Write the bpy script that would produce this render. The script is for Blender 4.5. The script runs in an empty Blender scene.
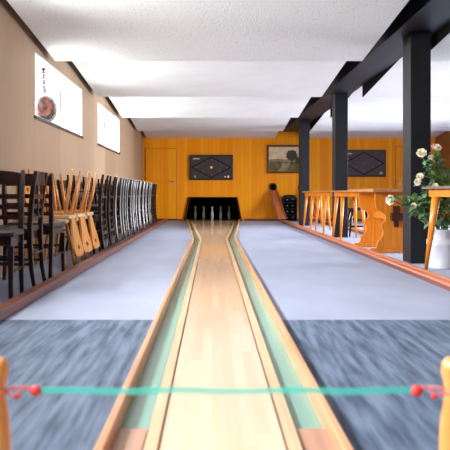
import bpy, bmesh, math, random
from mathutils import Vector, Matrix, Euler
random.seed(7)
PI = math.pi
COL = bpy.context.scene.collection
sc = bpy.context.scene

# ------------------------------------------------------------------ materials
def lin(c):
    return tuple((x/255/12.92 if x/255 <= .04045 else ((x/255+.055)/1.055)**2.4) for x in c) + (1.0,)

def mat(name, rgb, rough=.5, metal=0.0, spec=.5, var=0.0, scale=(8,8,8), detail=4, bump=0.0, bscale=None, rgb2=None, coat=0.0):
    m = bpy.data.materials.new(name); m.use_nodes = True
    nt = m.node_tree; b = nt.nodes['Principled BSDF']
    b.inputs['Base Color'].default_value = lin(rgb)
    b.inputs['Roughness'].default_value = rough
    b.inputs['Metallic'].default_value = metal
    b.inputs['Specular IOR Level'].default_value = spec
    b.inputs['Coat Weight'].default_value = coat
    b.inputs['Coat Roughness'].default_value = .12
    if var or bump or rgb2:
        tc = nt.nodes.new('ShaderNodeTexCoord')
        mp = nt.nodes.new('ShaderNodeMapping'); mp.inputs['Scale'].default_value = scale
        nt.links.new(tc.outputs['Object'], mp.inputs['Vector'])
        no = nt.nodes.new('ShaderNodeTexNoise'); no.inputs['Scale'].default_value = 1; no.inputs['Detail'].default_value = detail
        nt.links.new(mp.outputs[0], no.inputs['Vector'])
        if rgb2 is None: rgb2 = tuple(max(0, c*(1-var)) for c in rgb)
        r = nt.nodes.new('ShaderNodeValToRGB')
        r.color_ramp.elements[0].position = .35; r.color_ramp.elements[1].position = .65
        r.color_ramp.elements[0].color = lin(rgb2); r.color_ramp.elements[1].color = lin(rgb)
        nt.links.new(no.outputs['Fac'], r.inputs['Fac']); nt.links.new(r.outputs['Color'], b.inputs['Base Color'])
        if bump:
            n2 = no
            if bscale:
                n2 = nt.nodes.new('ShaderNodeTexNoise'); n2.inputs['Scale'].default_value = bscale
                nt.links.new(tc.outputs['Object'], n2.inputs['Vector'])
            bp = nt.nodes.new('ShaderNodeBump'); bp.inputs['Strength'].default_value = bump; bp.inputs['Distance'].default_value = .01
            nt.links.new(n2.outputs['Fac'], bp.inputs['Height']); nt.links.new(bp.outputs[0], b.inputs['Normal'])
    return m

def plank_mat(name, rgb, rgb2, width, axis='X', rough=.4, grain=(60,60,2.0), seam=.035, seam_dark=.55, lenx=None, coat=0.0):
    """boards of one width running the other way, each its own tone, with grain and fine dark seams"""
    m = bpy.data.materials.new(name); m.use_nodes = True
    nt = m.node_tree; b = nt.nodes['Principled BSDF']; L = nt.links.new
    b.inputs['Roughness'].default_value = rough; b.inputs['Specular IOR Level'].default_value = .5 if rough < .4 else .2; b.inputs['Coat Weight'].default_value = coat; b.inputs['Coat Roughness'].default_value = .1
    tc = nt.nodes.new('ShaderNodeTexCoord'); sp = nt.nodes.new('ShaderNodeSeparateXYZ'); L(tc.outputs['Object'], sp.inputs[0])
    def math_(op, a, v):
        n = nt.nodes.new('ShaderNodeMath'); n.operation = op
        L(a, n.inputs[0])
        if isinstance(v, (int, float)): n.inputs[1].default_value = v
        elif v is not None: L(v, n.inputs[1])
        return n.outputs[0]
    u = math_('DIVIDE', sp.outputs[axis], width)
    fl = math_('FLOOR', u, None); fr = math_('FRACT', u, None)
    comb = nt.nodes.new('ShaderNodeCombineXYZ'); L(fl, comb.inputs[0])
    if lenx:
        off = math_('MULTIPLY', fl, .37)
        v = math_('ADD', math_('DIVIDE', sp.outputs['Y'], lenx), off)
        L(math_('FLOOR', v, None), comb.inputs[1])
    wn = nt.nodes.new('ShaderNodeTexWhiteNoise'); L(comb.outputs[0], wn.inputs['Vector'])
    mp = nt.nodes.new('ShaderNodeMapping'); mp.inputs['Scale'].default_value = grain; L(tc.outputs['Object'], mp.inputs['Vector'])
    no = nt.nodes.new('ShaderNodeTexNoise'); no.inputs['Scale'].default_value = 1; no.inputs['Detail'].default_value = 5
    L(mp.outputs[0], no.inputs['Vector'])
    f = math_('ADD', math_('MULTIPLY', wn.outputs['Value'], .55), math_('MULTIPLY', no.outputs['Fac'], .45))
    r = nt.nodes.new('ShaderNodeValToRGB'); r.color_ramp.elements[0].color = lin(rgb2); r.color_ramp.elements[1].color = lin(rgb)
    r.color_ramp.elements[0].position = .15; r.color_ramp.elements[1].position = .85
    L(f, r.inputs['Fac'])
    lt = math_('LESS_THAN', fr, seam)
    mx = nt.nodes.new('ShaderNodeMix'); mx.data_type = 'RGBA'; mx.blend_type = 'MULTIPLY'
    L(math_('MULTIPLY', lt, seam_dark), mx.inputs['Factor']); L(r.outputs['Color'], mx.inputs['A'])
    mx.inputs['B'].default_value = (.25, .12, .06, 1)
    L(mx.outputs['Result'], b.inputs['Base Color'])
    return m

def emis(name, rgb, s):
    m = mat(name, rgb, .4); b = m.node_tree.nodes['Principled BSDF']
    b.inputs['Emission Color'].default_value = lin(rgb); b.inputs['Emission Strength'].default_value = s
    return m

def see_through(name, rgb, alpha, rough=.3):
    m = mat(name, rgb, rough); m.node_tree.nodes['Principled BSDF'].inputs['Alpha'].default_value = alpha
    return m

def glass_mat(name):
    m = bpy.data.materials.new(name); m.use_nodes = True; nt = m.node_tree
    nt.nodes.remove(nt.nodes['Principled BSDF'])
    out = nt.nodes['Material Output']
    t = nt.nodes.new('ShaderNodeBsdfTransparent'); g = nt.nodes.new('ShaderNodeBsdfGlossy'); g.inputs['Roughness'].default_value = .02
    mx = nt.nodes.new('ShaderNodeMixShader'); mx.inputs[0].default_value = .06
    nt.links.new(t.outputs[0], mx.inputs[1]); nt.links.new(g.outputs[0], mx.inputs[2]); nt.links.new(mx.outputs[0], out.inputs['Surface'])
    return m

M = {}
M['carpet'] = mat('light_blue_grey_carpet', (158,165,187), .62, spec=.35, var=.05, scale=(3,1.2,3), bump=.25, bscale=260)
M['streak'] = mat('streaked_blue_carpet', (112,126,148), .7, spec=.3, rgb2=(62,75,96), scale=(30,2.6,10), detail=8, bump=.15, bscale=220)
M['ceil'] = mat('acoustic_ceiling', (226,226,224), .9, spec=.1, rgb2=(206,205,202), scale=(46,46,46), detail=2, bump=.5, bscale=60)
def specks(m, rgb, rgb2):
    nt = m.node_tree; b = nt.nodes['Principled BSDF']
    for l in list(b.inputs['Base Color'].links): nt.links.remove(l)
    tc = nt.nodes.new('ShaderNodeTexCoord'); v = nt.nodes.new('ShaderNodeTexVoronoi'); v.inputs['Scale'].default_value = 24
    nt.links.new(tc.outputs['Object'], v.inputs['Vector'])
    r = nt.nodes.new('ShaderNodeValToRGB'); r.color_ramp.elements[0].position = .09; r.color_ramp.elements[1].position = .20
    r.color_ramp.elements[0].color = lin(rgb2); r.color_ramp.elements[1].color = lin(rgb)
    nt.links.new(v.outputs['Distance'], r.inputs['Fac']); nt.links.new(r.outputs['Color'], b.inputs['Base Color'])
specks(M['ceil'], (226,226,224), (178,168,160))
M['ceil2'] = mat('smooth_ceiling', (228,228,227), .9, spec=.1, var=.03, scale=(2,2,2))
M['tan'] = plank_mat('tan_wall_veneer', (172,145,119), (136,109,86), 1.22, 'Y', .6, (55,55,1.0), .007, .6)
M['orange'] = plank_mat('orange_pine_panelling', (255,172,24), (246,142,8), .105, 'X', .42, (50,50,1.5), .06, .35)
M['orange_door'] = plank_mat('orange_door_veneer', (234,146,18), (224,132,14), .8, 'X', .4, (40,40,1.2), .0, .0)
M['brown'] = plank_mat('brown_wall_panelling', (150,96,48), (124,76,36), .12, 'Y', .5, (50,50,1.5), .06, .4)
M['black'] = mat('black_paint', (24,23,24), .5, spec=.4, var=.2, scale=(5,5,5))
M['flat_black'] = mat('matte_black', (12,11,11), .9, spec=.1)
M['steel'] = mat('charcoal_paint', (27,28,32), .5, spec=.22, var=.08, scale=(4,4,2))
M['lane'] = plank_mat('lane_maple', (236,203,171), (226,186,148), .043, 'X', .22, (90,3,90), .0, .0, 1.1, .6)
M['strip'] = mat('lane_edge_wood', (226,190,150), .3, var=.12, scale=(60,1.5,60))
M['redline'] = mat('lane_edge_line', (112,48,34), .4, var=.2, scale=(40,2,40))
M['gutter'] = mat('green_gutter_paint', (126,172,156), .22, var=.07, scale=(4,.6,4))
M['gutter_wood'] = mat('gutter_start_wood', (186,142,118), .35, var=.1, scale=(40,2,40))
M['kerb_wood'] = mat('kerb_wood', (218,168,126), .35, rgb2=(194,134,92), scale=(60,1.2,60), detail=5)
M['chute'] = mat('chute_wood', (190,110,66), .4, rgb2=(166,90,50), scale=(40,2,40), detail=5)
M['mahog'] = mat('reddish_kerb_wood', (124,70,56), .4, rgb2=(100,52,42), scale=(60,1.2,60), detail=5)
M['rail'] = mat('rail_wood', (206,132,98), .38, rgb2=(184,108,78), scale=(60,1.2,60), detail=5)
M['dark'] = mat('dark_stained_wood', (36,13,11), .3, spec=.35, rgb2=(16,7,6), scale=(50,50,3))
M['dark_gloss'] = mat('polished_dark_wood', (26,13,12), .30, spec=.5, rgb2=(16,8,7), scale=(50,50,3), coat=.16)
M['leather'] = mat('dark_seat_cover', (34,23,22), .4, spec=.35, var=.15, scale=(20,20,20))
M['pale'] = mat('honey_wood', (214,146,70), .35, rgb2=(192,122,50), scale=(40,40,3), detail=5, coat=.1)
M['pale_seat'] = mat('pale_seat_wood', (206,172,128), .38, rgb2=(188,150,104), scale=(4,40,30), detail=5)  # paler and greyer than the rest of the chair
M['table'] = mat('orange_table_wood', (220,134,30), .34, rgb2=(202,112,18), scale=(40,40,3), detail=5, coat=.1)
M['table_top'] = mat('table_top_wood', (196,140,88), .35, rgb2=(172,112,64), scale=(30,3,30), detail=5)
M['grey_top'] = mat('grey_brown_table_top', (120,104,96), .35, rgb2=(96,80,74), scale=(30,3,30), detail=5)
M['key_wood'] = mat('dark_key_wood', (70,28,14), .4, var=.2, scale=(20,20,20))
M['glide'] = mat('pale_felt', (222,212,198), .8)
M['white'] = mat('white_paint', (240,240,238), .45, var=.02, scale=(4,4,4))
M['sill'] = mat('dark_sill', (66,52,46), .4, var=.2, scale=(5,20,5))
M['glass'] = glass_mat('window_glass')
M['pin'] = mat('pin_plastic', (246,246,244), .25, spec=.6, var=.04, scale=(20,20,20))
M['pin_green'] = mat('greenish_pin_plastic', (200,204,172), .3, var=.1, scale=(20,20,20))  # darker, greener tone for the two left pins
M['board'] = mat('board_face', (60,54,56), .45, var=.1, scale=(6,6,6))
M['board_frame'] = mat('board_frame', (34,30,31), .4, var=.15, scale=(6,6,6))
M['lamp_red'] = emis('red_lamp', (120,34,44), .15)
M['lamp_amber'] = emis('amber_lamp', (246,178,60), .8)
M['lamp_green'] = emis('green_lamp', (64,160,120), .3)
M['lamp_cream'] = emis('cream_lamp', (214,200,150), .4)
M['cream'] = mat('cream_plate', (224,206,176), .5)
M['gold_frame'] = mat('brown_picture_frame', (110,66,30), .35, rgb2=(80,44,20), scale=(40,40,40))
M['brass'] = mat('brass', (224,180,100), .28, metal=.9)
M['ball'] = mat('black_ball_resin', (16,16,18), .08, spec=.7, var=.3, scale=(9,9,9))
M['enamel'] = mat('white_enamel', (206,209,219), .28, spec=.5, var=.03, scale=(6,6,6))
M['stem'] = mat('green_stem', (70,100,44), .5, var=.2, scale=(9,9,9))
M['leaf'] = mat('leaf_green', (120,152,74), .42, rgb2=(74,108,50), scale=(14,14,14))
M['leaf2'] = mat('blue_green_leaf', (132,166,116), .42, rgb2=(88,128,86), scale=(14,14,14))
M['rose'] = mat('cream_white_petal', (246,242,226), .5, rgb2=(236,226,196), scale=(20,20,20))
M['rose_pink'] = mat('blush_petal', (246,232,212), .5, rgb2=(238,208,180), scale=(20,20,20))
M['post'] = mat('turned_honey_wood', (226,164,96), .3, rgb2=(210,140,72), scale=(30,30,3), coat=.25)
M['ribbon'] = see_through('teal_ribbon', (80,228,212), .45)
M['cord'] = mat('red_cord', (216,66,66), .55, rgb2=(226,150,146), scale=(120,120,120), detail=1)
M['bead'] = mat('red_bead', (226,54,48), .3, var=.1, scale=(40,40,40))
M['copper'] = mat('pinkish_copper', (128,76,68), .4, rgb2=(96,54,48), scale=(18,18,18), detail=3)
M['speckle'] = mat('speckled_ceramic', (150,138,130), .5, rgb2=(62,54,50), scale=(46,46,46), detail=3)
M['pewter'] = mat('dull_metal', (120,112,104), .35, metal=.8, var=.2, scale=(20,20,20))

# ------------------------------------------------------------------ mesh builder
class MB:
    def __init__(s): s.bm = bmesh.new()
    def _add(s, vs, fs, smooth=False, mi=0):
        bv = [s.bm.verts.new(v) for v in vs]
        for f in fs:
            try:
                q = s.bm.faces.new([bv[i] for i in f]); q.smooth = smooth; q.material_index = mi
            except ValueError: pass
        return s
    def box(s, a, b, mi=0):
        x0,y0,z0 = a; x1,y1,z1 = b
        return s._add([(x0,y0,z0),(x1,y0,z0),(x1,y1,z0),(x0,y1,z0),(x0,y0,z1),(x1,y0,z1),(x1,y1,z1),(x0,y1,z1)],
                      [(0,3,2,1),(4,5,6,7),(0,1,5,4),(1,2,6,5),(2,3,7,6),(3,0,4,7)], False, mi)
    def hexa(s, p, mi=0):
        return s._add(p, [(0,3,2,1),(4,5,6,7),(0,1,5,4),(1,2,6,5),(2,3,7,6),(3,0,4,7)], False, mi)
    def prism(s, poly, lo, hi, axis='y', mi=0):
        """poly is a list of 2D points; extruded along the axis between lo and hi"""
        def P(u, v, w): return {'y': (u,w,v), 'x': (w,u,v), 'z': (u,v,w)}[axis]
        n = len(poly)
        vs = [P(u,v,lo) for u,v in poly] + [P(u,v,hi) for u,v in poly]
        fs = [tuple(range(n))[::-1], tuple(range(n,2*n))] + [(i,(i+1)%n,n+(i+1)%n,n+i) for i in range(n)]
        return s._add(vs, fs, False, mi)
    def tube(s, pts, radii, n=8, mi=0, square=False, flat=1.0):
        pts = [Vector(p) for p in pts]
        if isinstance(radii, (int,float)): radii = [radii]*len(pts)
        rings = []; up = None
        for i,p in enumerate(pts):
            t = (pts[min(i+1,len(pts)-1)] - pts[max(i-1,0)]).normalized()
            ref = Vector((0,1,0)) if abs(t.y) < .9 else Vector((0,0,1))
            u = (ref - t*ref.dot(t)).normalized(); v = t.cross(u)
            ring = []
            for k in range(n):
                a = 2*PI*k/n + (PI/4 if square and n==4 else 0)
                ring.append(s.bm.verts.new(p + (u*math.cos(a) + v*math.sin(a)*flat)*radii[i]))
            rings.append(ring)
        sm = not square
        for a,b in zip(rings, rings[1:]):
            for k in range(n):
                f = s.bm.faces.new((a[k],a[(k+1)%n],b[(k+1)%n],b[k])); f.smooth = sm; f.material_index = mi
        f = s.bm.faces.new(rings[0][::-1]); f.material_index = mi
        f = s.bm.faces.new(rings[-1]); f.material_index = mi
        return s
    def lathe(s, prof, n=24, mat4=None, mi=0, cap=True):
        mat4 = mat4 or Matrix()
        rings = []
        for r,z in prof:
            rings.append([s.bm.verts.new(mat4 @ Vector((r*math.cos(2*PI*k/n), r*math.sin(2*PI*k/n), z))) for k in range(n)])
        for a,b in zip(rings, rings[1:]):
            for k in range(n):
                f = s.bm.faces.new((a[k],a[(k+1)%n],b[(k+1)%n],b[k])); f.smooth = True; f.material_index = mi
        if cap:
            s.bm.faces.new(rings[0][::-1]).material_index = mi; s.bm.faces.new(rings[-1]).material_index = mi
        return s
    def ball(s, c, r, n=14, sz=1.0, mi=0):
        prof = [(max(1e-4, r*math.sin(PI*i/n)), -r*sz*math.cos(PI*i/n)) for i in range(n+1)]
        return s.lathe(prof, n*2, Matrix.Translation(c), mi)
    def torus(s, c, R, r, rot=None, n=20, k=8, sx=1.0):
        m4 = Matrix.Translation(c) @ ((rot or Euler((0,0,0))).to_matrix().to_4x4())
        rings = []
        for i in range(n):
            a = 2*PI*i/n; ring = []
            for j in range(k):
                b = 2*PI*j/k; q = R + r*math.cos(b)
                ring.append(s.bm.verts.new(m4 @ Vector((q*math.cos(a)*sx, q*math.sin(a), r*math.sin(b)))))
            rings.append(ring)
        for i in range(n):
            a,b = rings[i], rings[(i+1)%n]
            for j in range(k):
                s.bm.faces.new((a[j],b[j],b[(j+1)%k],a[(j+1)%k])).smooth = True
        return s
    def build(s, name, m, parent=None, bevel=0.0, seg=2):
        bmesh.ops.recalc_face_normals(s.bm, faces=s.bm.faces)
        me = bpy.data.meshes.new(name); s.bm.to_mesh(me); s.bm.free()
        for q in (m if isinstance(m, (list,tuple)) else [m]): me.materials.append(q)
        o = bpy.data.objects.new(name, me); COL.objects.link(o)
        if parent: o.parent = parent
        if bevel:
            md = o.modifiers.new('edge', 'BEVEL'); md.width = bevel; md.segments = seg; md.limit_method = 'ANGLE'; md.angle_limit = .6
        return o

def tag(o, label, cat, group=None, kind=None):
    o['label'] = label; o['category'] = cat
    if group: o['group'] = group
    if kind: o['kind'] = kind
    return o
def struct(o, label=None):
    o['kind'] = 'structure'
    if label: o['label'] = label
    return o
def thing(name, label, cat, loc=(0,0,0), rz=0, group=None):
    o = bpy.data.objects.new(name, None); COL.objects.link(o)
    o.empty_display_size = .1; o.location = loc; o.rotation_euler = (0,0,rz)
    return tag(o, label, cat, group)
def kids(o): return KIDS.get(o.name, [c for c in bpy.data.objects if c.parent == o])
KIDS = {}
def freeze(root):
    """remember a thing's children so copying stays quick"""
    for c in [c for c in bpy.data.objects if c.parent == root]:
        KIDS.setdefault(root.name, []).append(c)
        KIDS[c.name] = [g for g in bpy.data.objects if g.parent == c]
def dup(root, label, loc, rot=(0,0,0), group=None):
    r = root.copy(); COL.objects.link(r); r.location = loc; r.rotation_euler = rot; r['label'] = label
    if group: r['group'] = group
    for c in kids(root):
        d = c.copy(); COL.objects.link(d); d.parent = r
        for g in KIDS.get(c.name, []):
            e = g.copy(); COL.objects.link(e); e.parent = d
    return r

# ------------------------------------------------------------------ dimensions (metres, camera at x=0, y=0)
BACK = 18.9; LEFT = -1.81; RIGHT = 5.85; FRONT = -3.0
LC = .03                                     # lane centre line
# ------------------------------------------------------------------ setting: floor
struct(MB().box((LEFT-.4, FRONT, -.16), (RIGHT+.3, BACK+.15, -.040)).build('floor', M['carpet']))
# raised carpet bed either side of the lane, with the lane's shallow channel cut between
def lane_edges(y, w):
    """half width w at the narrow part opens out towards the pit"""
    return w
NAR, Y0, OPEN = 11.2, 2.17, BACK
def half(y, near, far):
    if y <= NAR: return near
    t = min(1, (y-NAR)/(OPEN-NAR)); return near + (far-near)*t
YS = [FRONT, Y0, NAR, BACK]
OUT_N, OUT_F = .340, .70
def carpet_side(sgn, y0, y1, outer, z1, name, m):
    ys = [y0] + [y for y in (NAR,) if y0 < y < y1] + [y1]
    poly = [(LC + sgn*(half(y, OUT_N, OUT_F)), y) for y in ys] + [(outer, y1), (outer, y0)]
    return MB().prism(poly, -.040, z1, 'z').build(name, m)
struct(carpet_side(-1, 4.0, BACK, LEFT, 0, 'floor_left', M['carpet']))
struct(carpet_side(1, 4.0, BACK, RIGHT, 0, 'floor_right', M['carpet']))
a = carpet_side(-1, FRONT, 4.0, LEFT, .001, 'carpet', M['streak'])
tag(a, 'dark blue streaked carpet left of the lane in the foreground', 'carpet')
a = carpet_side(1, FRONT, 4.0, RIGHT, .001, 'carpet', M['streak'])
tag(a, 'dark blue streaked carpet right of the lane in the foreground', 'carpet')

# ------------------------------------------------------------------ back wall with the trapezoid pit opening
PT, PB, PZ = .617, .735, .59
WH = 2.75
bw = MB()
bw.prism([(LEFT-.25,0),(.02-PB,0),(.02-PT,PZ),(.02-PT,WH),(LEFT-.25,WH)], BACK, BACK+.12, 'y')
bw.prism([(.02-PT,PZ),(.02+PT,PZ),(.02+PT,WH),(.02-PT,WH)], BACK, BACK+.12, 'y')
bw.prism([(.02+PB,0),(RIGHT+.25,0),(RIGHT+.25,WH),(.02+PT,WH),(.02+PT,PZ)], BACK, BACK+.12, 'y')
struct(bw.build('wall_back', M['orange']))
pit = MB()
e = .03
yb = BACK+2.1
pit.hexa([(.02-PB-e,BACK+.122,-.02),(.02-PB,BACK+.122,-.02),(.02-PB,yb,-.02),(.02-PB-e,yb,-.02),(.02-PT-e,BACK+.122,PZ),(.02-PT,BACK+.122,PZ),(.02-PT,yb,PZ),(.02-PT-e,yb,PZ)])
pit.hexa([(.02+PB,BACK+.122,-.02),(.02+PB+e,BACK+.122,-.02),(.02+PB+e,yb,-.02),(.02+PB,yb,-.02),(.02+PT,BACK+.122,PZ),(.02+PT+e,BACK+.122,PZ),(.02+PT+e,yb,PZ),(.02+PT,yb,PZ)])
pit.box((.02-PB-.1,BACK+.122,PZ),(.02+PB+.1,yb,PZ+.03))
pit.box((.02-PB-.1,yb,-.05),(.02+PB+.1,yb+.03,PZ+.03))
pit.box((.02-PB-.1,BACK+.122,-.08),(.02+PB+.1,yb,-.03))
tag(pit.build('pin_pit', M['flat_black']), 'black recess in the orange back wall holding the pins', 'pin pit')
# black surround of the opening, standing slightly off the wall
sr = MB()
w = .03
sr.prism([(.02-PB-w,.0),(.02-PB,.0),(.02-PT,PZ),(.02-PT,PZ+w),(.02-PT-w,PZ+w)], BACK-.03, BACK, 'y')
sr.prism([(.02+PB+w,.0),(.02+PB,.0),(.02+PT,PZ),(.02+PT,PZ+w),(.02+PT+w,PZ+w)], BACK-.03, BACK, 'y')
sr.prism([(.02-PT,PZ),(.02+PT,PZ),(.02+PT,PZ+w),(.02-PT,PZ+w)], BACK-.03, BACK, 'y')
struct(sr.build('trim_1', M['flat_black']))
struct(MB().box((LEFT,BACK-.02,0),(.02-PB-.08,BACK,.05)).box((.02+PB+.08,BACK-.02,0),(RIGHT,BACK,.05)).build('baseboard_back', M['mahog']))

# door in the back wall, left
def back_door(name, x0, x1, ztop, hx):
    d = MB().box((x0,BACK-.022,.055),(x1,BACK,ztop)).build(name, M['orange'], bevel=.004)
    struct(d)
    f = MB()
    f.box((x0-.010,BACK-.008,.055),(x0-.002,BACK,ztop+.010)); f.box((x1+.002,BACK-.008,.055),(x1+.010,BACK,ztop+.010)); f.box((x0-.010,BACK-.008,ztop+.002),(x1+.010,BACK,ztop+.010))
    f.build('door_gap', M['mahog'], d)
    h = MB().box((hx-.02,BACK-.03,.92),(hx+.02,BACK-.022,1.10)).tube([(hx,BACK-.03,1.03),(hx,BACK-.075,1.03),(hx-.10,BACK-.08,1.03)],.011)
    h.build('door_handle', M['brass'], d)
back_door('door_1', -1.74, -.94, 1.89, -.995)
back_door('door_2', 4.82, 5.62, 1.95, 4.93)

# ------------------------------------------------------------------ side walls with window openings
def side_wall(xin, xout, wins, z0, z1, name, m, ya=FRONT, yb=BACK+.12):
    b = MB(); xa, xb = sorted((xin, xout))
    b.box((xa,ya,-.12),(xb,yb,z0)); b.box((xa,ya,z1),(xb,yb,WH))
    y = ya
    for (s,e_) in wins:
        b.box((xa,y,z0),(xb,s,z1)); y = e_
    b.box((xa,y,z0),(xb,yb,z1))
    return struct(b.build(name, m))
LW = [(7.36,10.02),(11.40,14.05)]
WZ0, WZ1 = 1.50, 2.15
side_wall(LEFT, LEFT-.30, [(-.74,1.92),(3.30,5.98)]+LW, WZ0, WZ1, 'wall_left', M['tan'])
RW = [(8.2,11.0),(12.4,15.8)]  # out-of-view windows, made tall to give gleams on the chair posts
side_wall(RIGHT, RIGHT+.30, RW, .35, 2.12, 'wall_right', M['brown'])
def window(idx, xin, sgn, y0, y1, z0, z1):
    """sgn: direction outwards"""
    xo = xin + sgn*.22
    fr = MB(); t = .05
    xa, xb = sorted((xo, xo+sgn*.06))
    fr.box((xa,y0,z0),(xb,y1,z0+t)); fr.box((xa,y0,z1-t),(xb,y1,z1)); fr.box((xa,y0,z0+t),(xb,y0+t,z1-t)); fr.box((xa,y1-t,z0+t),(xb,y1,z1-t))
    ym = (y0+y1)/2; fr.box((xa,ym-.025,z0+t),(xb,ym+.025,z1-t))
    o = struct(fr.build('window_%d' % idx, M['white'], bevel=.004))
    rv = MB(); r = .012; xa2, xb2 = sorted((xin, xo))
    rv.box((xa2,y0,z1-r),(xb2,y1,z1)); rv.box((xa2,y0,z0),(xb2,y0+r,z1-r)); rv.box((xa2,y1-r,z0),(xb2,y1,z1-r)); rv.box((xa2,y0+r,z0),(xb2,y1-r,z0+r))
    rv.build('window_reveal', M['white'], o)
    xp = xo+sgn*.03
    MB().box((xp-.003,y0+t,z0+t),(xp+.003,ym-.025,z1-t)).box((xp-.003,ym+.025,z0+t),(xp+.003,y1-t,z1-t)).build('window_pane', M['glass'], o)
    xs = sorted((xin, xin-sgn*.018))
    MB().box((xs[0],y0-.03,z0-.03),(xs[1],y1+.03,z0+.002)).build('window_sill', M['sill'], o)
    return o
for i,(a_,b_) in enumerate([(-.74,1.92),(3.30,5.98)]+LW): window(i+1, LEFT, -1, a_, b_, WZ0, WZ1)
for i,(a_,b_) in enumerate(RW): window(i+5, RIGHT, 1, a_, b_, .35, 2.12)

struct(MB().box((LEFT-.3,FRONT-.2,-.12),(RIGHT+.3,FRONT,WH)).build('wall_front', M['tan']))
# ------------------------------------------------------------------ sawtooth ceiling
E = [FRONT, -.89, 2.06, 5.01, 7.96, 10.91, 13.86, 16.81, BACK]
HI, LO = .7+1.72, .7+1.47
def saw(x0, x1, name, th=.02):
    objs = []
    for i in range(len(E)-1):
        y0, y1 = E[i], E[i+1]
        b = MB().hexa([(x0,y0,HI),(x1,y0,HI),(x1,y1,LO),(x0,y1,LO),(x0,y0,HI+th),(x1,y0,HI+th),(x1,y1,LO+th),(x0,y1,LO+th)])
        if i < len(E)-2: b.box((x0,y1-.015,LO+th),(x1,y1,HI+.1))
        objs.append(b)
    return objs
def merge(list_, name, m):
    me_bm = bmesh.new()
    for b in list_:
        tmp = bpy.data.meshes.new('tmp'); b.bm.to_mesh(tmp); b.bm.free(); me_bm.from_mesh(tmp); bpy.data.meshes.remove(tmp)
    o = MB(); o.bm.free(); o.bm = me_bm
    return o.build(name, m)
CL0, CL1, CR0 = -1.73, 1.66, 2.29
L_ = saw(CL0, CL1, 'c'); R_ = saw(CR0, RIGHT, 'c')
struct(merge([L_[k] for k in (0,1,2,3)]+[R_[k] for k in (0,1,2,3)], 'ceiling', M['ceil']))
struct(merge([L_[k] for k in (4,5,6,7)]+[R_[k] for k in (4,5,6,7)], 'ceiling_rear', M['ceil2']))
struct(MB().box((LEFT-.3,FRONT-.3,2.58),(RIGHT+.3,BACK+.12,2.66)).build('ceiling_deck', M['flat_black']))
# black strips put in for the shade inside the ceiling edge gaps, and the black side boards of the right-hand sawtooth
struct(MB().box((LEFT,FRONT,2.50),(CL0+.02,BACK,2.54)).box((CL1-.02,FRONT,2.50),(1.86,BACK,2.54)).build('gap_shade', M['flat_black']))
fb = MB()
for i in range(len(E)-1):
    y0,y1 = E[i],E[i+1]
    fb.prism([(y0,HI-.004),(y1,LO-.004),(y1,HI+.1),(y0,HI+.1)], CR0-.012, CR0, 'x')
struct(fb.build('trim_3', M['flat_black']))
# beam and columns
struct(MB().box((1.85,FRONT,2.334),(2.275,BACK,2.50)).build('ceiling_beam', M['steel'], bevel=.004))
for k,(y,nm) in enumerate(((7.25,'nearest charcoal column, behind the white roses'),(11.6,'middle charcoal column between the two others'),(15.9,'farthest charcoal column, overlapping the framed picture'))):
    x0 = (2.0,1.985,1.95)[k]
    o = struct(MB().box((x0,y,0),(x0+.205,y+.30,2.334)).build('column', M['steel'], bevel=.005), nm)
    o['group'] = 'charcoal columns under the beam'; o['category'] = 'column'

# ------------------------------------------------------------------ lane
lane = thing('bowling_lane', 'long wooden skittle lane with green gutters, opening out at the pit', 'bowling lane', (0,0,0))
ZL = .0
def band(a_n, a_f, b_n, b_f, sgn, y0, y1, z0, z1, name, m, bevel=0):
    ys = [y0]+[y for y in (NAR,) if y0 < y < y1]+[y1]
    poly = [(LC+sgn*half(y,a_n,a_f), y) for y in ys]+[(LC+sgn*half(y,b_n,b_f), y) for y in reversed(ys)]
    return MB().prism(poly, z0, z1, 'z').build(name, m, lane, bevel)
ys = [FRONT, NAR, BACK]
poly = [(LC-half(y,.172,.545),y) for y in ys]+[(LC+half(y,.172,.545),y) for y in reversed(ys)]
MB().prism(poly, -.039, 0.004, 'z').build('lane_bed', M['lane'], lane)
for s in (-1,1):
    band(.1725,.5455,.179,.555,s,FRONT,BACK,-.039,-.012,'edge_line',M['redline'])  # dark red carries the shade beside the raised lane
    band(.1795,.556,.217,.60,s,FRONT,BACK,-.039,.006,'edge_strip',M['strip'], .002)
    band(.2175,.601,.224,.607,s,FRONT,BACK,-.039,-.022,'gutter_shade_line',M['redline'])  # dark strip standing in for the edge strip's shadow on the gutter
    band(.2245,.6075,.312,.672,s,Y0,BACK,-.039,-.02,'gutter',M['gutter'])
    band(.2245,.6075,.312,.672,s,FRONT,Y0-.002,-.039,-.006,'gutter_start',M['gutter_wood'])
    band(.3125,.6725,.3365,.6965,s,FRONT,BACK,-.039,.042,'lane_kerb',M['kerb_wood'], .004)
pd = MB().box((LC-.70,BACK+.002,-.028),(LC+.70,BACK+2.0,0.0))
pd.build('pin_deck', M['redline'], lane)

# ------------------------------------------------------------------ left kerb, right ball return track
tag(MB().box((-1.235,FRONT,.001),(-1.15,BACK-.022,.062)).build('floor_kerb', M['mahog'], bevel=.006), 'reddish wooden kerb between the chair stacks and the carpet', 'kerb')
tr = thing('ball_return_track', 'long low reddish ball track beside the carpet, right of the lane', 'ball track', (0,0,0))
MB().box((1.71,FRONT,.001),(1.84,18.0,.03)).build('track_base', M['mahog'], tr)
for x in (1.71,1.80): MB().box((x,FRONT,.0305),(x+.04,18.0,.052)).build('side_rail', M['rail'], tr, .005)
tr2 = thing('ball_return_track', 'second low reddish ball track, behind the narrow tables on the right', 'ball track', (0,0,0))
MB().box((2.64,10.1,.001),(2.77,18.0,.03)).build('track_base', M['mahog'], tr2)
for x in (2.64,2.73): MB().box((x,10.1,.0305),(x+.04,18.0,.052)).build('side_rail', M['rail'], tr2, .005)

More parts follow.
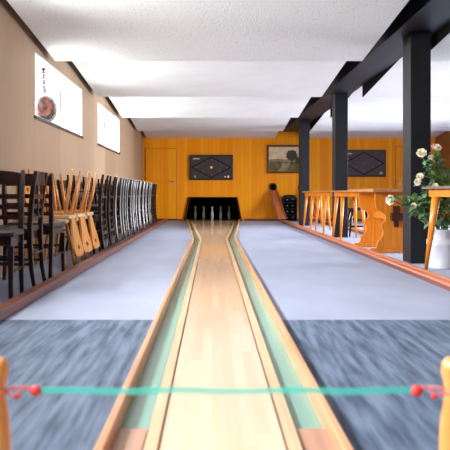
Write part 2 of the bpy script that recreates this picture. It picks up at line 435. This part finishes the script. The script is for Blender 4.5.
# ball return chutes
def chute(x, xe, ye, label):
    c = thing('ball_chute', label, 'ball chute', (0,0,0), 0, 'ball chutes on the back wall')
    top = Vector((x, BACK-.05, .76)); end = Vector((xe, ye, .08))
    pts = []
    for i in range(9):
        t = i/8; p = top.lerp(end, t); p.z = .08 + (.78-.08)*(1-t)**1.0; pts.append(p)
    for nm,off,wd,hh in (('chute_bed',0,.085,.012),('chute_side',-.094,.008,.05),('chute_side',.094,.008,.05)):
        b = MB()
        for p,q in zip(pts, pts[1:]):
            P = [Vector((p.x+off-wd,p.y,p.z-.012)),Vector((p.x+off+wd,p.y,p.z-.012)),Vector((q.x+off+wd,q.y,q.z-.012)),Vector((q.x+off-wd,q.y,q.z-.012))]
            b.hexa(P+[v+Vector((0,0,hh+.012)) for v in P])
        b.build(nm, M['chute'], c)
    m4 = Matrix.Translation((x,BACK,.885)) @ Matrix.Rotation(PI/2,4,'X')
    MB().lathe([(.07,.0),(.105,.0),(.105,.03),(.095,.045),(.075,.045),(.07,.03)],28,m4,cap=False).build('hole_ring', M['black'], c)
    MB().lathe([(.072,.0),(.072,.006)],28,m4).build('hole_back', M['flat_black'], c)
    return c
chute(1.60, 1.765, 18.13, 'reddish chute below the dark ball hole left of the black rack')
chute(2.36, 2.70, 18.13, 'reddish chute below the dark ball hole behind the farthest column')

# ball rack with black balls
rk = thing('ball_rack', 'black round-topped ball rack against the back wall', 'ball rack', (2.0, 18.62, 0))
def arch(w, h, r, n=8):
    p = [(-w,0),(w,0)]
    p += [(w-r+r*math.cos(a), h-r+r*math.sin(a)) for a in [PI/2*i/n for i in range(n+1)]]
    p += [(-w+r-r*math.sin(a), h-r+r*math.cos(a)) for a in [PI/2*i/n for i in range(n+1)]]
    return p
MB().prism(arch(.178,.66,.08), .13, .15, 'y').build('back_panel', M['black'], rk)
for s in (-1,1): MB().box((s*.178-.008,-.15,0),(s*.178+.008,.13,.60)).build('side_panel', M['black'], rk, .003)
for z in (.02,.175,.33,.485): MB().box((-.168,-.14,z-.012),(.168,.13,z)).build('shelf', M['black'], rk)
MB().tube([(-.178,-.01,.60),(-.15,-.01,.645),(-.09,-.01,.668),(.09,-.01,.668),(.15,-.01,.645),(.178,-.01,.60)],.014).build('top_hoop', M['black'], rk)
bl = None
for zi,zn in ((0,'bottom'),(1,'second lowest'),(2,'second highest'),(3,'top')):
    for s,sn in ((-1,'left'),(1,'right')):
        loc = (2.0+s*.083, 18.60, (.02,.175,.33,.485)[zi]+.068)
        lab = 'glossy black ball on the %s shelf of the rack, %s of the two' % (zn, sn)
        if bl is None:
            bl = MB().ball((0,0,0),.068,12).build('skittle_ball', M['ball']); tag(bl, lab, 'ball', 'balls in the rack'); bl.location = loc
        else:
            dup(bl, lab, loc)

# ------------------------------------------------------------------ pins
def pin(m):
    H = .37
    prof = [(.001,0),(.028,0),(.030,.01),(.036,.06),(.043,.11),(.043,.14),(.036,.19),(.024,.235),(.0185,.265),(.019,.285),(.025,.31),(.028,.33),(.026,.35),(.017,.365),(.001,.37)]
    return MB().lathe(prof, 20, None, cap=False).build('skittle_pin', m)
sp_ = .232
for (c,r,lab,m) in ((0,0,'front pale pin in the middle of the pit',M['pin']),(-1,1,'pale pin second from the left in the pit',M['pin_green']),(1,1,'pale pin second from the right in the pit',M['pin']),
                  (-2,2,'greenish grey pin at the left end of the row in the pit',M['pin_green']),(2,2,'pale pin at the right end of the row in the pit',M['pin'])):
    o = pin(m); o.location = (.005+c*sp_, 19.45+r*.2, 0); tag(o, lab, 'pin', 'pins in the pit')

# ------------------------------------------------------------------ score boards
def scoreboard(x0, x1, z0, z1, label, plate):
    t = thing('score_board', label, 'score board', ((x0+x1)/2, BACK, (z0+z1)/2), 0, 'score boards on the back wall')
    w, h = (x1-x0)/2, (z1-z0)/2
    MB().box((-w,-.06,-h),(w,-.001,h)).build('housing', M['board_frame'], t, .012)
    MB().box((-w+.045,-.066,-h+.045),(w-.045,-.0605,h-.045)).build('face', M['board'], t)
    a, b = w-.06, h-.06
    d = MB()
    P = [(-a,0),(0,b),(a,0),(0,-b)]
    for (p,q) in zip(P, P[1:]+P[:1]):
        n = Vector((q[0]-p[0],0,q[1]-p[1])).normalized(); k = Vector((n.z,0,-n.x))*.011
        A, B = Vector((p[0],0,p[1]))-n*.006, Vector((q[0],0,q[1]))+n*.006
        v = [A-k,A+k,B+k,B-k]
        d.hexa([u+Vector((0,-.0665,0)) for u in v]+[u+Vector((0,-.070,0)) for u in v])
    d.build('diamond_line', M['flat_black'], t)
    spots = [(0,.75),(-.45,.38),(.45,.38),(-.82,0),(0,0),(.82,0),(-.45,-.38),(.45,-.38),(0,-.75)]
    for i,(u,v) in enumerate(spots):
        m4 = Matrix.Translation((u*a*.95,-.066,v*b*.95)) @ Matrix.Rotation(PI/2,4,'X')
        MB().lathe([(.027,0),(.027,.008),(.018,.016),(.001,.018)],16,m4,cap=False).build('lamp', (M['lamp_amber'] if plate else M['lamp_red']) if i==4 else M['lamp_red'], t)
    MB().box((-w+.09,-.070,h-.115),(-w+.26,-.0665,h-.088)).build('name_plate', M['cream'], t)
    if plate:
        for x,m,r in ((-w+.14,M['lamp_green'],.032),(w-.13,M['lamp_cream'],.030),(w-.21,M['lamp_cream'],.02)):
            m4 = Matrix.Translation((x,-.066,-h+.085)) @ Matrix.Rotation(PI/2,4,'X')
            MB().lathe([(r,0),(r,.008),(.001,.016)],16,m4,cap=False).build('signal_lamp', m, t)
    else:
        for dx,dz in ((0,.03),(-.025,0),(.025,0)):
            m4 = Matrix.Translation((w-.13+dx,-.066,-h+.085+dz)) @ Matrix.Rotation(PI/2,4,'X')
            MB().lathe([(.012,0),(.012,.008),(.001,.012)],12,m4,cap=False).build('signal_lamp', M['lamp_amber'], t)
scoreboard(-.588,.553,1.067,1.725,'grey score board with black diamond above the pin pit',True)
scoreboard(3.40,4.553,1.15,1.855,'grey score board with black diamond, partly behind the middle column',False)

# ------------------------------------------------------------------ framed landscape picture
pc = thing('framed_picture', 'landscape painting of a tree in a brown frame on the back wall', 'picture', (1.92,BACK,1.615))
w,h = .48,.37
f = MB()
for a_,b_ in (((-w,-.045,-h),(w,-.002,-h+.05)),((-w,-.045,h-.05),(w,-.002,h)),((-w,-.045,-h+.05),(-w+.05,-.002,h-.05)),((w-.05,-.045,-h+.05),(w,-.002,h-.05))): f.box(a_,b_)
f.build('frame', M['gold_frame'], pc, .006)
def paint(name, c, c2=None, s=(9,9,9)): return mat(name, c, .6, rgb2=c2 or tuple(x*.8 for x in c), scale=s, detail=5)
cv = MB()
iw, ih = w-.05, h-.05
y = -.018
def pane(poly, yy, mi):
    n = len(poly)
    cv._add([(u*iw,yy,v*ih) for u,v in poly],[tuple(range(n))],False,mi)
cv.box((-iw,y,-ih),(iw,-.004,ih),0)
pane([(-1,-.05),(-.5,.02),(0,-.02),(.4,.05),(1,.0),(1,-.3),(-1,-.3)], y-.0006, 1)
pane([(-1,-.25),(-.3,-.18),(.3,-.26),(1,-.2),(1,-1),(-1,-1)], y-.0010, 2)
pane([(-.25,-.36),(.3,-.3),(.28,-.42),(.1,-1),(-.5,-1),(-.2,-.6)], y-.0014, 3)
pane([(.36,-.4),(.44,-.4),(.42,.2),(.36,.2)], y-.0018, 4)
tree = []
for k in range(26):
    a_ = 2*PI*k/26; r = .95 + .07*math.sin(k*2.3)+.05*math.sin(k*5.1)
    tree.append((.40+.36*r*math.cos(a_), .30+.46*r*math.sin(a_)))
pane(tree, y-.0022, 5)
pane([(.62,.0),(.75,.18),(.9,.12),(1,.2),(1,-.35),(.6,-.35)], y-.0020, 5)
cv.build('canvas', [paint('painted_sky',(236,212,166),(208,186,150)),paint('painted_hills',(156,134,98)),paint('painted_meadow',(122,102,50),(86,72,38)),paint('painted_path',(172,146,104)),paint('painted_trunk',(54,42,30)),paint('painted_tree',(70,62,40),(48,42,30),(22,22,22))], pc)

# ------------------------------------------------------------------ chairs
def dark_chair(gloss=False):
    pm = M['dark_gloss' if gloss else 'dark']; q = 1.25 if gloss else 1.0
    t = thing('dining_chair', '', 'chair')
    MB().box((-.185,-.205,.425),(.20,.205,.465)).build('seat', M['leather'], t, .014, 3)
    MB().box((-.17,-.185,.37),(.175,.185,.424)).build('seat_frame', M['dark'], t, .004)
    glides = []
    for s in (-1,1):
        p = MB().tube([(-.225,s*.188,.004),(-.20,s*.188,.16),(-.187,s*.188,.36),(-.187,s*.188,.48),(-.197,s*.190,.62),(-.213,s*.193,.76),(-.232,s*.196,.865)],[.018*q,.022*q,.025*q,.025*q,.024*q,.022*q,.018*q],10 if gloss else 4,square=not gloss).build('back_post', pm, t, .004)
        MB().lathe([(.014,0),(.014,.006)],10,Matrix.Translation((-.225,s*.188,-.001))).build('glide', M['glide'], p)
        p = MB().tube([(.185,s*.185,.004),(.175,s*.183,.37)],[.017,.028],4,square=True).build('leg', M['dark'], t, .004)
        MB().lathe([(.014,0),(.014,.006)],10,Matrix.Translation((.185,s*.185,-.001))).build('glide', M['glide'], p)
        MB().tube([(-.20,s*.187,.20),(.178,s*.184,.20)],.011,8).build('stretcher', M['dark'], t)
    def rail(z0,z1,x,th,nm,bow=.03,m='dark'):
        b = MB(); n = 8
        for i in range(n):
            ya,yb_ = -.18+.36*i/n, -.18+.36*(i+1)/n
            xa,xb_ = x-bow*(1-(ya/.18)**2), x-bow*(1-(yb_/.18)**2)
            top = (.018*(1-(ya/.18)**2), .018*(1-(yb_/.18)**2)) if nm == 'crest_rail' else (0,0)
            b.hexa([(xa-th,ya,z0),(xa+th,ya,z0),(xb_+th,yb_,z0),(xb_-th,yb_,z0),(xa-th,ya,z1+top[0]),(xa+th,ya,z1+top[0]),(xb_+th,yb_,z1+top[1]),(xb_-th,yb_,z1+top[1])])
        b.build(nm, M[m], t)
    rail(.765,.845,-.215,.010,'crest_rail',.02)
    rail(.665,.70,-.203,.008,'slat',.018); rail(.595,.628,-.197,.008,'slat',.015); rail(.525,.556,-.192,.008,'slat',.012)
    for yy in (-.065,.065): MB().box((-.224,yy-.011,.54),(-.212,yy+.011,.775)).build('spindle', M['dark'], t)
    MB().tube([(.178,-.183,.26),(.178,.183,.26)],.011,8).build('stretcher', M['dark'], t)
    MB().tube([(-.20,-.187,.27),(-.20,.187,.27)],.011,8).build('stretcher', M['dark'], t)
    freeze(t); return t
def pale_chair():
    t = thing('plank_chair', '', 'chair')
    seat = MB().prism([(-.17,-.16),(.15,-.205),(.20,-.17),(.20,.17),(.15,.205),(-.17,.16),(-.185,.10),(-.185,-.10)], .43, .465, 'z')
    seat.build('seat', M['pale_seat'], t, .008)
    for x,tx in ((.13,.20),(-.12,-.20)):
        for s in (-1,1):
            p = MB().tube([(tx,s*.19,.004),(tx*.85,s*.165,.2),(x,s*.12,.432)],[.012,.017,.015],10).build('leg', M['pale'], t)
            MB().lathe([(.010,0),(.010,.006)],10,Matrix.Translation((tx,s*.19,-.001))).build('glide', M['glide'], p)
    for s in (-1,1): MB().box((-.13,s*.12-.02,.405),(.14,s*.12+.02,.43)).build('batten', M['pale'], t, .003)
    # flared plank back with a hand hole, leaning backwards
    prof = [(.075,0),(.080,.05),(.095,.10),(.13,.17),(.165,.23),(.185,.28),(.19,.32),(.175,.355),(.12,.372),(.06,.366),(0,.378)]
    out = prof + [(-a_,b_) for a_,b_ in reversed(prof[:-1])]
    hole = [(.045*math.cos(2*PI*k/20), .285+.024*math.sin(2*PI*k/20)) for k in range(20)]
    bm = bmesh.new()
    def P(u,v,d): return Vector((-.150-.2*v-d*.98, u, .467+.965*v-d*.2))
    lay = []
    for d in (0,.022):
        o_ = [bm.verts.new(P(u,v,d)) for u,v in out]; h_ = [bm.verts.new(P(u,v,d)) for u,v in hole]
        eds = [bm.edges.new((o_[i],o_[(i+1)%len(o_)])) for i in range(len(o_))]+[bm.edges.new((h_[i],h_[(i+1)%20])) for i in range(20)]
        bmesh.ops.triangle_fill(bm, use_beauty=True, edges=eds); lay.append((o_,h_))
    for k in (0,1):
        A,B = lay[0][k],lay[1][k]
        for i in range(len(A)): bm.faces.new((A[i],A[(i+1)%len(A)],B[(i+1)%len(B)],B[i]))
    b = MB(); b.bm.free(); b.bm = bm
    b.build('backrest', M['pale'], t)
    freeze(t); return t

dk = dark_chair(); gl = dark_chair(True); pl = pale_chair()
used = {'d': False, 'p': False, 'g': False}
def put(kind, label, loc, rot, group):
    src = {'d': dk, 'g': gl, 'p': pl}[kind]
    if not used[kind]:
        used[kind] = True; src['label'] = label; src['group'] = group; src.location = loc; src.rotation_euler = rot
        return src
    return dup(src, label, loc, rot, group)
GN = 'loose dark chairs at the near end of the chair row'
put('d','dark ladder-back chair nearest the camera, standing sideways behind the kerb',(-1.475,4.72,.0),(0,0,-PI/2+.10),GN)
put('d','dark ladder-back chair with its back against the kerb, second from the camera',(-1.49,5.30,.0),(0,0,PI+.04),GN)
put('d','dark ladder-back chair standing just before the honey coloured chairs',(-1.475,6.02,.0),(0,0,PI/2-.06),GN)
ordn = ['first','second','third','fourth','fifth','sixth','seventh','eighth','ninth','tenth','eleventh','twelfth','thirteenth']
for i,y in enumerate((6.86,7.34,7.86)):
    wy = random.uniform(-.06,.06)
    put('p','upright honey wood plank chair under the %s upturned one from the camera' % ordn[i],(-1.55,y,0),(0,0,wy),'honey wood chairs standing upright')
    put('p','honey wood plank chair upside down with legs in the air, %s of three' % ordn[i],(-1.50,y+.02,.931),(0,PI,wy*-1+random.uniform(-.05,.05)),'honey wood chairs turned upside down')
for i in range(13):
    y = 8.52 + i*.638
    kk = 'g' if 2 <= i <= 10 else 'd'
    put(kk,'upright dark chair at floor level, %s stack past the honey wood chairs' % ordn[i],(-1.545,y,0),(0,0,random.uniform(-.03,.03)),'dark chairs standing upright in the stacks')
    put(kk,'dark chair upside down on another, %s stack past the honey wood chairs' % ordn[i],(-1.485,y+.01,.931),(0,PI,random.uniform(-.05,.05)),'dark chairs upside down in the stacks')
st = thing('stool', 'dark wooden stool in the gap between the narrow tables and the trestle table', 'stool', (2.43,12.0,0))
MB().lathe([(.001,.43),(.16,.43),(.175,.438),(.178,.455),(.17,.468),(.001,.47)],28,None,cap=False).build('seat', M['leather'], st)
for sx in (-1,1):
    for sy in (-1,1): MB().tube([(sx*.17,sy*.17,0),(sx*.11,sy*.11,.432)],[.014,.02],10).build('leg', M['dark'], st)
for a_,b_ in (((-.15,-.15,.16),(.15,-.15,.16)),((-.15,.15,.16),(.15,.15,.16)),((-.145,-.145,.2),(-.145,.145,.2)),((.145,-.145,.2),(.145,.145,.2))):
    MB().tube([a_,b_],.010,8).build('stretcher', M['dark'], st)

# ------------------------------------------------------------------ tables on the right
def narrow_table(x0,x1,y0,y1,z,label,top_m,group,splay=.05,lr=.032):
    t = thing('narrow_table', label, 'table', ((x0+x1)/2,(y0+y1)/2,0), 0, group)
    w,d = (x1-x0)/2,(y1-y0)/2
    MB().box((-w,-d,z-.022),(w,d,z)).build('tabletop', top_m, t, .004)
    i = .05
    ap = MB()
    ap.box((-w+i,-d+i,z-.09),(-w+i+.02,d-i,z-.0225)); ap.box((w-i-.02,-d+i,z-.09),(w-i,d-i,z-.0225))
    ap.box((-w+i+.02,-d+i,z-.09),(w-i-.02,-d+i+.02,z-.0225)); ap.box((-w+i+.02,d-i-.02,z-.09),(w-i-.02,d-i,z-.0225))
    ap.build('apron', M['table'], t)
    for sx in (-1,1):
        for sy in (-1,1):
            MB().tube([(sx*(w-.03),sy*(d-.02-0*splay),0),(sx*(w-.085),sy*(d-.095-splay),z-.0225)],[.015,lr],8).build('leg', M['table'], t)
    return t
narrow_table(1.90,2.34,10.78,11.54,.752,'narrow orange wood table just in front of the middle column',M['table_top'],'narrow tables along the ball track')
narrow_table(1.90,2.34,12.45,13.45,.752,'narrow orange wood table just past the middle column',M['table_top'],'narrow tables along the ball track')
narrow_table(1.87,2.31,13.85,14.95,.752,'narrow orange wood table nearest the farthest column',M['table_top'],'narrow tables along the ball track')
narrow_table(1.91,2.42,4.70,6.56,.766,'orange wood table with grey top beside the white milk can',M['grey_top'],'narrow tables along the ball track',.09,.042)

tt = thing('trestle_table', 'orange wooden trestle table with scalloped end boards and dark wedges', 'table', (2.245,9.12,0))
MB().box((-.375,-.76,.725),(.375,.85,.762)).build('tabletop', M['table_top'], tt, .006)
half_p = [(.30,.724),(.305,.66),(.30,.58),(.285,.53),(.24,.49),(.195,.46),(.18,.42),(.19,.38),(.222,.345),(.225,.31),(.205,.26),(.215,.20),(.27,.13),(.285,.055)]
def smooth_pts(p, n=4):
    out = []
    for i in range(len(p)-1):
        p0,p1,p2,p3 = p[max(i-1,0)],p[i],p[i+1],p[min(i+2,len(p)-1)]
        for k in range(n):
            t_ = k/n
            out.append(tuple(.5*((2*p1[j])+(-p0[j]+p2[j])*t_+(2*p0[j]-5*p1[j]+4*p2[j]-p3[j])*t_*t_+(-p0[j]+3*p1[j]-3*p2[j]+p3[j])*t_**3) for j in (0,1)))
    return out+[p[-1]]
hp = smooth_pts(half_p)
prof = [(a_,b_) for a_,b_ in hp]+[(-a_,b_) for a_,b_ in reversed(hp)]
for yy,sg in ((-.53,-1),(.42,1)):
    eb = MB().prism(prof, yy-.022, yy+.022, 'y').build('end_board', M['table'], tt, .004)
    MB().box((-.355,yy-.035,0),(.355,yy+.035,.054)).build('foot', M['table'], eb, .008)
    MB().prism([(-.085,.31),(-.035,.31),(-.02,.56),(-.10,.56)], *sorted((yy+sg*.068, yy+sg*.04)), 'y').build('wedge', M['key_wood'], eb)
    MB().box((-.125,min(yy+sg*.095,yy+sg*.0225),.385),(.05,max(yy+sg*.095,yy+sg*.0225),.475)).build('tenon', M['key_wood'], eb, .004)
MB().box((-.11,-.507,.39),(.04,.397,.47)).build('stretcher', M['table'], tt, .004)

# ------------------------------------------------------------------ milk can with roses
CX, CY = 2.175, 6.80
can = thing('milk_can', 'white enamel milk can on the floor holding the roses', 'milk can', (CX,CY,0))
MB().lathe([(.118,0),(.124,.008),(.124,.02),(.121,.024),(.121,.215),(.124,.22),(.124,.23),(.118,.24),(.10,.262),(.086,.275),(.084,.285),(.088,.31),(.098,.355),(.104,.362),(.100,.366),(.094,.357),(.08,.29),(.08,.275),(.11,.225),(.112,.03),(.001,.02)],32,None,cap=False).build('can_body', M['enamel'], can)
for s in (-1,1):
    MB().tube([(s*.085,-.01,.275),(s*.12,-.012,.292),(s*.145,-.014,.27),(s*.148,-.014,.235),(s*.121,-.012,.205)],.008,8).build('can_handle', M['enamel'], can)

def leaf(b, base, dirv, size, mi):
    d = Vector(dirv).normalized(); side = d.cross(Vector((random.uniform(-.4,.4),random.uniform(-.4,.4),1))).normalized(); up = side.cross(d)
    base = Vector(base); L = size; W = size*.36
    pts = [base, base+d*L*.3+side*W*.8+up*.10*L, base+d*L*.65+side*W*.75+up*.10*L, base+d*L-up*.10*L, base+d*L*.65-side*W*.75+up*.10*L, base+d*L*.3-side*W*.8+up*.10*L, base+d*L*.35, base+d*L*.68]
    b._add(pts, [(0,1,6),(1,2,7,6),(2,3,7),(3,4,7),(4,5,6,7),(5,0,6)], True, mi)
def curve_pts(a_, m_, b_, n=9):
    a_,m_,b_ = Vector(a_),Vector(m_),Vector(b_)
    return [a_*(1-t)**2+m_*2*t*(1-t)+b_*t*t for t in [i/(n-1) for i in range(n)]]
def bloom(b, c, r, face):
    z = Vector(face).normalized(); x = z.orthogonal().normalized(); y_ = z.cross(x); c = Vector(c)
    for ring,(n,rr,tilt,sz) in enumerate(((3,.25,.15,.75),(5,.45,.45,.95),(6,.7,.85,1.05),(7,.85,1.25,1.0))):
        for k in range(n):
            a_ = 2*PI*k/n+ring*.6; o_ = x*math.cos(a_)+y_*math.sin(a_); s_ = z.cross(o_)
            bs = c+o_*r*rr*.45-z*r*.35
            tip = bs+(z*math.cos(tilt)+o_*math.sin(tilt))*r*sz*1.0
            mid = (bs+tip)/2+o_*r*.18
            wd = r*.48
            b._add([bs-s_*wd*.5,bs+s_*wd*.5,mid+s_*wd,mid-s_*wd,tip+s_*wd*.7,tip-s_*wd*.7,tip+z*r*.06+o_*r*.1],[(0,1,2,3),(3,2,4,5),(5,4,6)],True,0)
    b.ball(c-z*r*.1, r*.42, 6)
roses = [((1.962,6.74,1.085),.052,'open white rose in front of the dark column, upper of the left pair','rose',(-.3,-1,.6)),
         ((2.113,6.78,1.141),.055,'topmost rose of the bunch, cream with a blush','rose_pink',(.1,-.7,1)),
         ((1.94,6.72,.865),.038,'white rose in front of the dark column, halfway up the bunch','rose',(-.4,-1,.5)),
         ((1.912,6.70,.812),.036,'small white rose just below the halfway one','rose',(-.5,-1,.1)),
         ((1.672,6.76,.644),.052,'round white rose leaning farthest out over the ball track','rose',(-1,-.8,.2)),
         ((1.878,6.70,.592),.03,'little white rosebud low down among the leaves','rose',(-.5,-1,-.1)),
         ((2.05,6.75,1.045),.03,'white rosebud between the two top roses','rose',(0,-1,.6)),
         ((2.085,6.72,.775),.032,'white rosebud at the height of the table top','rose',(-.2,-1,.3))]
for i,(c,r,lab,m,fc) in enumerate(roses):
    g = thing('rose', lab, 'rose', (0,0,0), 0, 'roses in the milk can')
    root = (CX+.05*math.cos(i*2.2), CY+.04*math.sin(i*2.2), .26)
    mid = (CX+(c[0]-CX)*.25, CY+.02, max(c[2]*.72,.52))
    end = Vector(c)-Vector(fc).normalized()*r*.4
    pts = curve_pts(root, mid, end, 10)
    MB().tube(pts, [.006]*10, 6).build('stem', M['stem'], g)
    b = MB(); bloom(b, c, r*.68, fc); b.build('bloom', M[m], g)
    lv = MB()
    for p,q in list(zip(pts, pts[1:]))[3:]:
        for _ in range(3):
            dv = (random.uniform(-1,1), random.uniform(-.8,.3), random.uniform(-.4,.8))
            leaf(lv, p.lerp(q, random.random()), dv, random.uniform(.05,.09), 0)
    for _ in range(4): leaf(lv, end, (random.uniform(-1,1),random.uniform(-1,1),random.uniform(-.5,.3)), .04, 0)
    lv.build('leaves', M['leaf'] if i % 3 else M['leaf2'], g)
sprigs = [((1.74,6.74,.66),'leafy sprig reaching left toward the trestle table',.085,'leaf'),
          ((1.90,6.70,.62),'leafy sprig low in front of the dark column',.10,'leaf2'),
          ((1.95,6.74,.50),'leafy sprig hanging beside the table leg',.10,'leaf2'),
          ((2.05,6.78,.96),'upright leafy sprig under the topmost roses',.07,'leaf'),
          ((2.16,6.80,1.02),'upright leafy sprig over the grey table top',.075,'leaf'),
          ((2.36,6.82,.98),'leafy sprig spreading right against the brown wall',.075,'leaf'),
          ((2.30,6.86,.80),'bushy sprig right behind the grey table top',.085,'leaf'),
          ((2.28,6.76,.52),'dark leafy sprig right above the can mouth',.08,'leaf'),
          ((2.10,6.80,1.09),'slender sprig between the two highest roses',.06,'leaf'),
          ((2.25,6.84,.90),'broad bushy sprig in front of the brown wall',.085,'leaf'),
          ((2.02,6.73,.70),'leafy sprig at the corner of the grey table top',.09,'leaf')]
for i,(c,lab,sz,m) in enumerate(sprigs):
    g = thing('leafy_sprig', lab, 'sprig', (0,0,0), 0, 'green sprigs in the milk can')
    root = (CX+.06*math.cos(i*1.7+1), CY+.045*math.sin(i*1.7+1), .25)
    mid = (CX+(c[0]-CX)*.3, CY+.01, max(c[2]*.85,.50))
    pts = curve_pts(root, mid, c, 12)
    MB().tube(pts, [.005]*12, 6).build('stem', M['stem'], g)
    lv = MB()
    for p,q in list(zip(pts, pts[1:]))[4:]:
        for _ in range(6):
            st = p.lerp(q, random.random()) + Vector((random.uniform(-.05,.05),random.uniform(-.03,.03),random.uniform(-.05,.05)))
            leaf(lv, st, (random.uniform(-1,1), random.uniform(-.8,.4), random.uniform(-.6,.7)), sz*random.uniform(.7,1.15), 0)
    lv.build('leaves', M[m], g)

# ------------------------------------------------------------------ ornament hanging in the first visible window
orn = thing('hanging_bowl', 'round pinkish bowl with speckled rim hanging in the window', 'ornament', (-1.93,8.24,1.70))
orn.scale = (1.25,1.25,1.25)
rotf = Matrix.Rotation(math.radians(-38),4,'Z') @ Matrix.Rotation(PI/2,4,'Y')
MB().lathe([(.001,-.03),(.05,-.028),(.075,-.012),(.088,.02),(.08,.022),(.068,-.004),(.045,-.018),(.001,-.02)],28,rotf,cap=False).build('bowl', M['copper'], orn)
MB().lathe([(.001,-.07),(.07,-.066),(.105,-.045),(.125,-.01),(.122,.012),(.10,.016),(.09,.002),(.088,-.02),(.06,-.035),(.001,-.036)],28,Matrix.Translation((.01,.04,-.02)) @ rotf,cap=False).build('speckled_rim', M['speckle'], orn)
ch = MB()
for k in range(9): ch.torus((0,.0,.145+k*.026),.016,.007,Euler((PI/2,0,(k%2)*PI/2)),12,6)
ch.build('chain', M['pewter'], orn)
MB().ball((0,0,.155),.024,8,.7).build('knot', M['speckle'], orn)
MB().tube([(0,0,.37),(0,0,.35)],.012,10).build('hook', M['pewter'], orn)
la = thing('window_latch', 'small dark metal latch at the far end of the window ledge', 'latch', (-1.925,9.62,WZ0+.012))
MB().box((-.02,-.05,0),(.02,.05,.012)).build('latch_plate', M['pewter'], la)
MB().tube([(0,-.03,.012),(0,-.025,.045),(0,.03,.05),(0,.055,.07)],.009,8).build('lever', M['pewter'], la)

# ------------------------------------------------------------------ ribbon barrier in the foreground
FY = 1.5
def post(x, label):
    t = thing('turned_post', label, 'post', (x,FY,.001), 0, 'turned posts holding the ribbon')
    MB().lathe([(.001,0),(.05,0),(.052,.006),(.05,.014),(.001,.016)],28,None,cap=False).build('base', M['post'], t)
    MB().lathe([(.016,.016),(.020,.03),(.0245,.06),(.026,.12),(.0255,.19),(.022,.235),(.0165,.27),(.0145,.288),(.0160,.305),(.0205,.322),(.0215,.335),(.019,.349),(.012,.357),(.001,.36)],28,None,cap=True).build('shaft', M['post'], t)
PLX, PRX = -.4455, .500
post(PLX, 'turned honey wood post at the left end of the teal ribbon')
post(PRX, 'turned honey wood post at the right end of the teal ribbon')
rb = thing('barrier_ribbon', 'teal ribbon stretched across the lane between two posts', 'ribbon', (0,FY,.29))
b = MB(); n = 30; xs0, xs1 = -.365, .425
for i in range(n):
    xa, xb_ = xs0+(xs1-xs0)*i/n, xs0+(xs1-xs0)*(i+1)/n
    za, zb_ = .0015*math.sin(i*.7), .0015*math.sin((i+1)*.7)
    b.hexa([(xa,-.0008,za-.0068),(xb_,-.0008,zb_-.0068),(xb_,.0008,zb_-.0068),(xa,.0008,za-.0068),(xa,-.0008,za+.0068),(xb_,-.0008,zb_+.0068),(xb_,.0008,zb_+.0068),(xa,.0008,za+.0068)])
b.build('band', M['ribbon'], rb)
MB().ball((xs0-.002,0,0),.0115,8).build('bead', M['bead'], rb)
MB().ball((xs1+.002,0,0),.0125,8).build('bead', M['bead'], rb)
for s,px,xe in ((-1,PLX,xs0),(1,PRX,xs1)):
    inner = px - s*.0165
    c_ = MB()
    c_.tube(curve_pts((xe+s*.006,0,.004),((xe+inner)/2,0,.011),(inner,-.002,.004),8),.0032,6)
    c_.tube(curve_pts((xe+s*.03,0,.004),((xe+inner)/2+s*.01,-.004,-.018),(inner,-.002,-.002),8),.0028,6)
    c_.torus((px,0,.0),.0178,.003,None,24,6)
    c_.build('cord', M['cord'], rb)
    MB().ball(((xe+inner)/2+s*.008,-.004,-.010),.0068,6).build('bead', M['bead'], rb)

# ------------------------------------------------------------------ light
wd_ = bpy.data.worlds.new('World'); sc.world = wd_; wd_.use_nodes = True
bg = wd_.node_tree.nodes['Background']; bg.inputs['Color'].default_value = (.92,.96,1.0,1); bg.inputs['Strength'].default_value = 1.15
def area(name, loc, rot, sx, sy, e_, col=(1,1,1)):
    l = bpy.data.lights.new(name, 'AREA'); l.shape = 'RECTANGLE'; l.size = sx; l.size_y = sy; l.energy = e_; l.color = col
    o = bpy.data.objects.new(name, l); COL.objects.link(o); o.location = loc; o.rotation_euler = rot
    return o
for (a_,b_) in [(-.74,1.92),(3.30,5.98)]+LW:
    area('window_daylight', (LEFT-.31,(a_+b_)/2,(WZ0+WZ1)/2), (0,-PI/2+.5,0), 0.62, 2.5, 262 if a_ < 6 else 130, (.95,.98,1)).data.spread = 2.5
for (a_,b_) in RW: area('window_daylight', (RIGHT+.32,(a_+b_)/2,1.235), (0,PI/2-.35,0), 1.7, 2.8, 270 if a_ < 10 else 400, (.90,.95,1)).data.spread = 1.9

# ------------------------------------------------------------------ camera
cd = bpy.data.cameras.new('camera'); cam = bpy.data.objects.new('camera', cd); COL.objects.link(cam)
cam.location = (0,0,.70); cam.rotation_euler = (PI/2,0,0)
cd.sensor_width = 36; cd.sensor_fit = 'HORIZONTAL'; cd.lens = 720/450*36
cd.shift_x = (225-212)/450; cd.shift_y = -(225-194)/450
cd.clip_start = .05; cd.clip_end = 100
cd.dof.use_dof = True; cd.dof.focus_distance = 10.5; cd.dof.aperture_fstop = 5.0
sc.camera = cam
sc.view_settings.view_transform = 'Standard'; sc.view_settings.look = 'None'
sc.view_settings.exposure = 0.0; sc.view_settings.gamma = 1.0; sc.view_settings.use_curve_mapping = False
sc.cycles.use_denoising = True
sc.cycles.max_bounces = 10; sc.cycles.diffuse_bounces = 6
sc.cycles.sample_clamp_indirect = 6
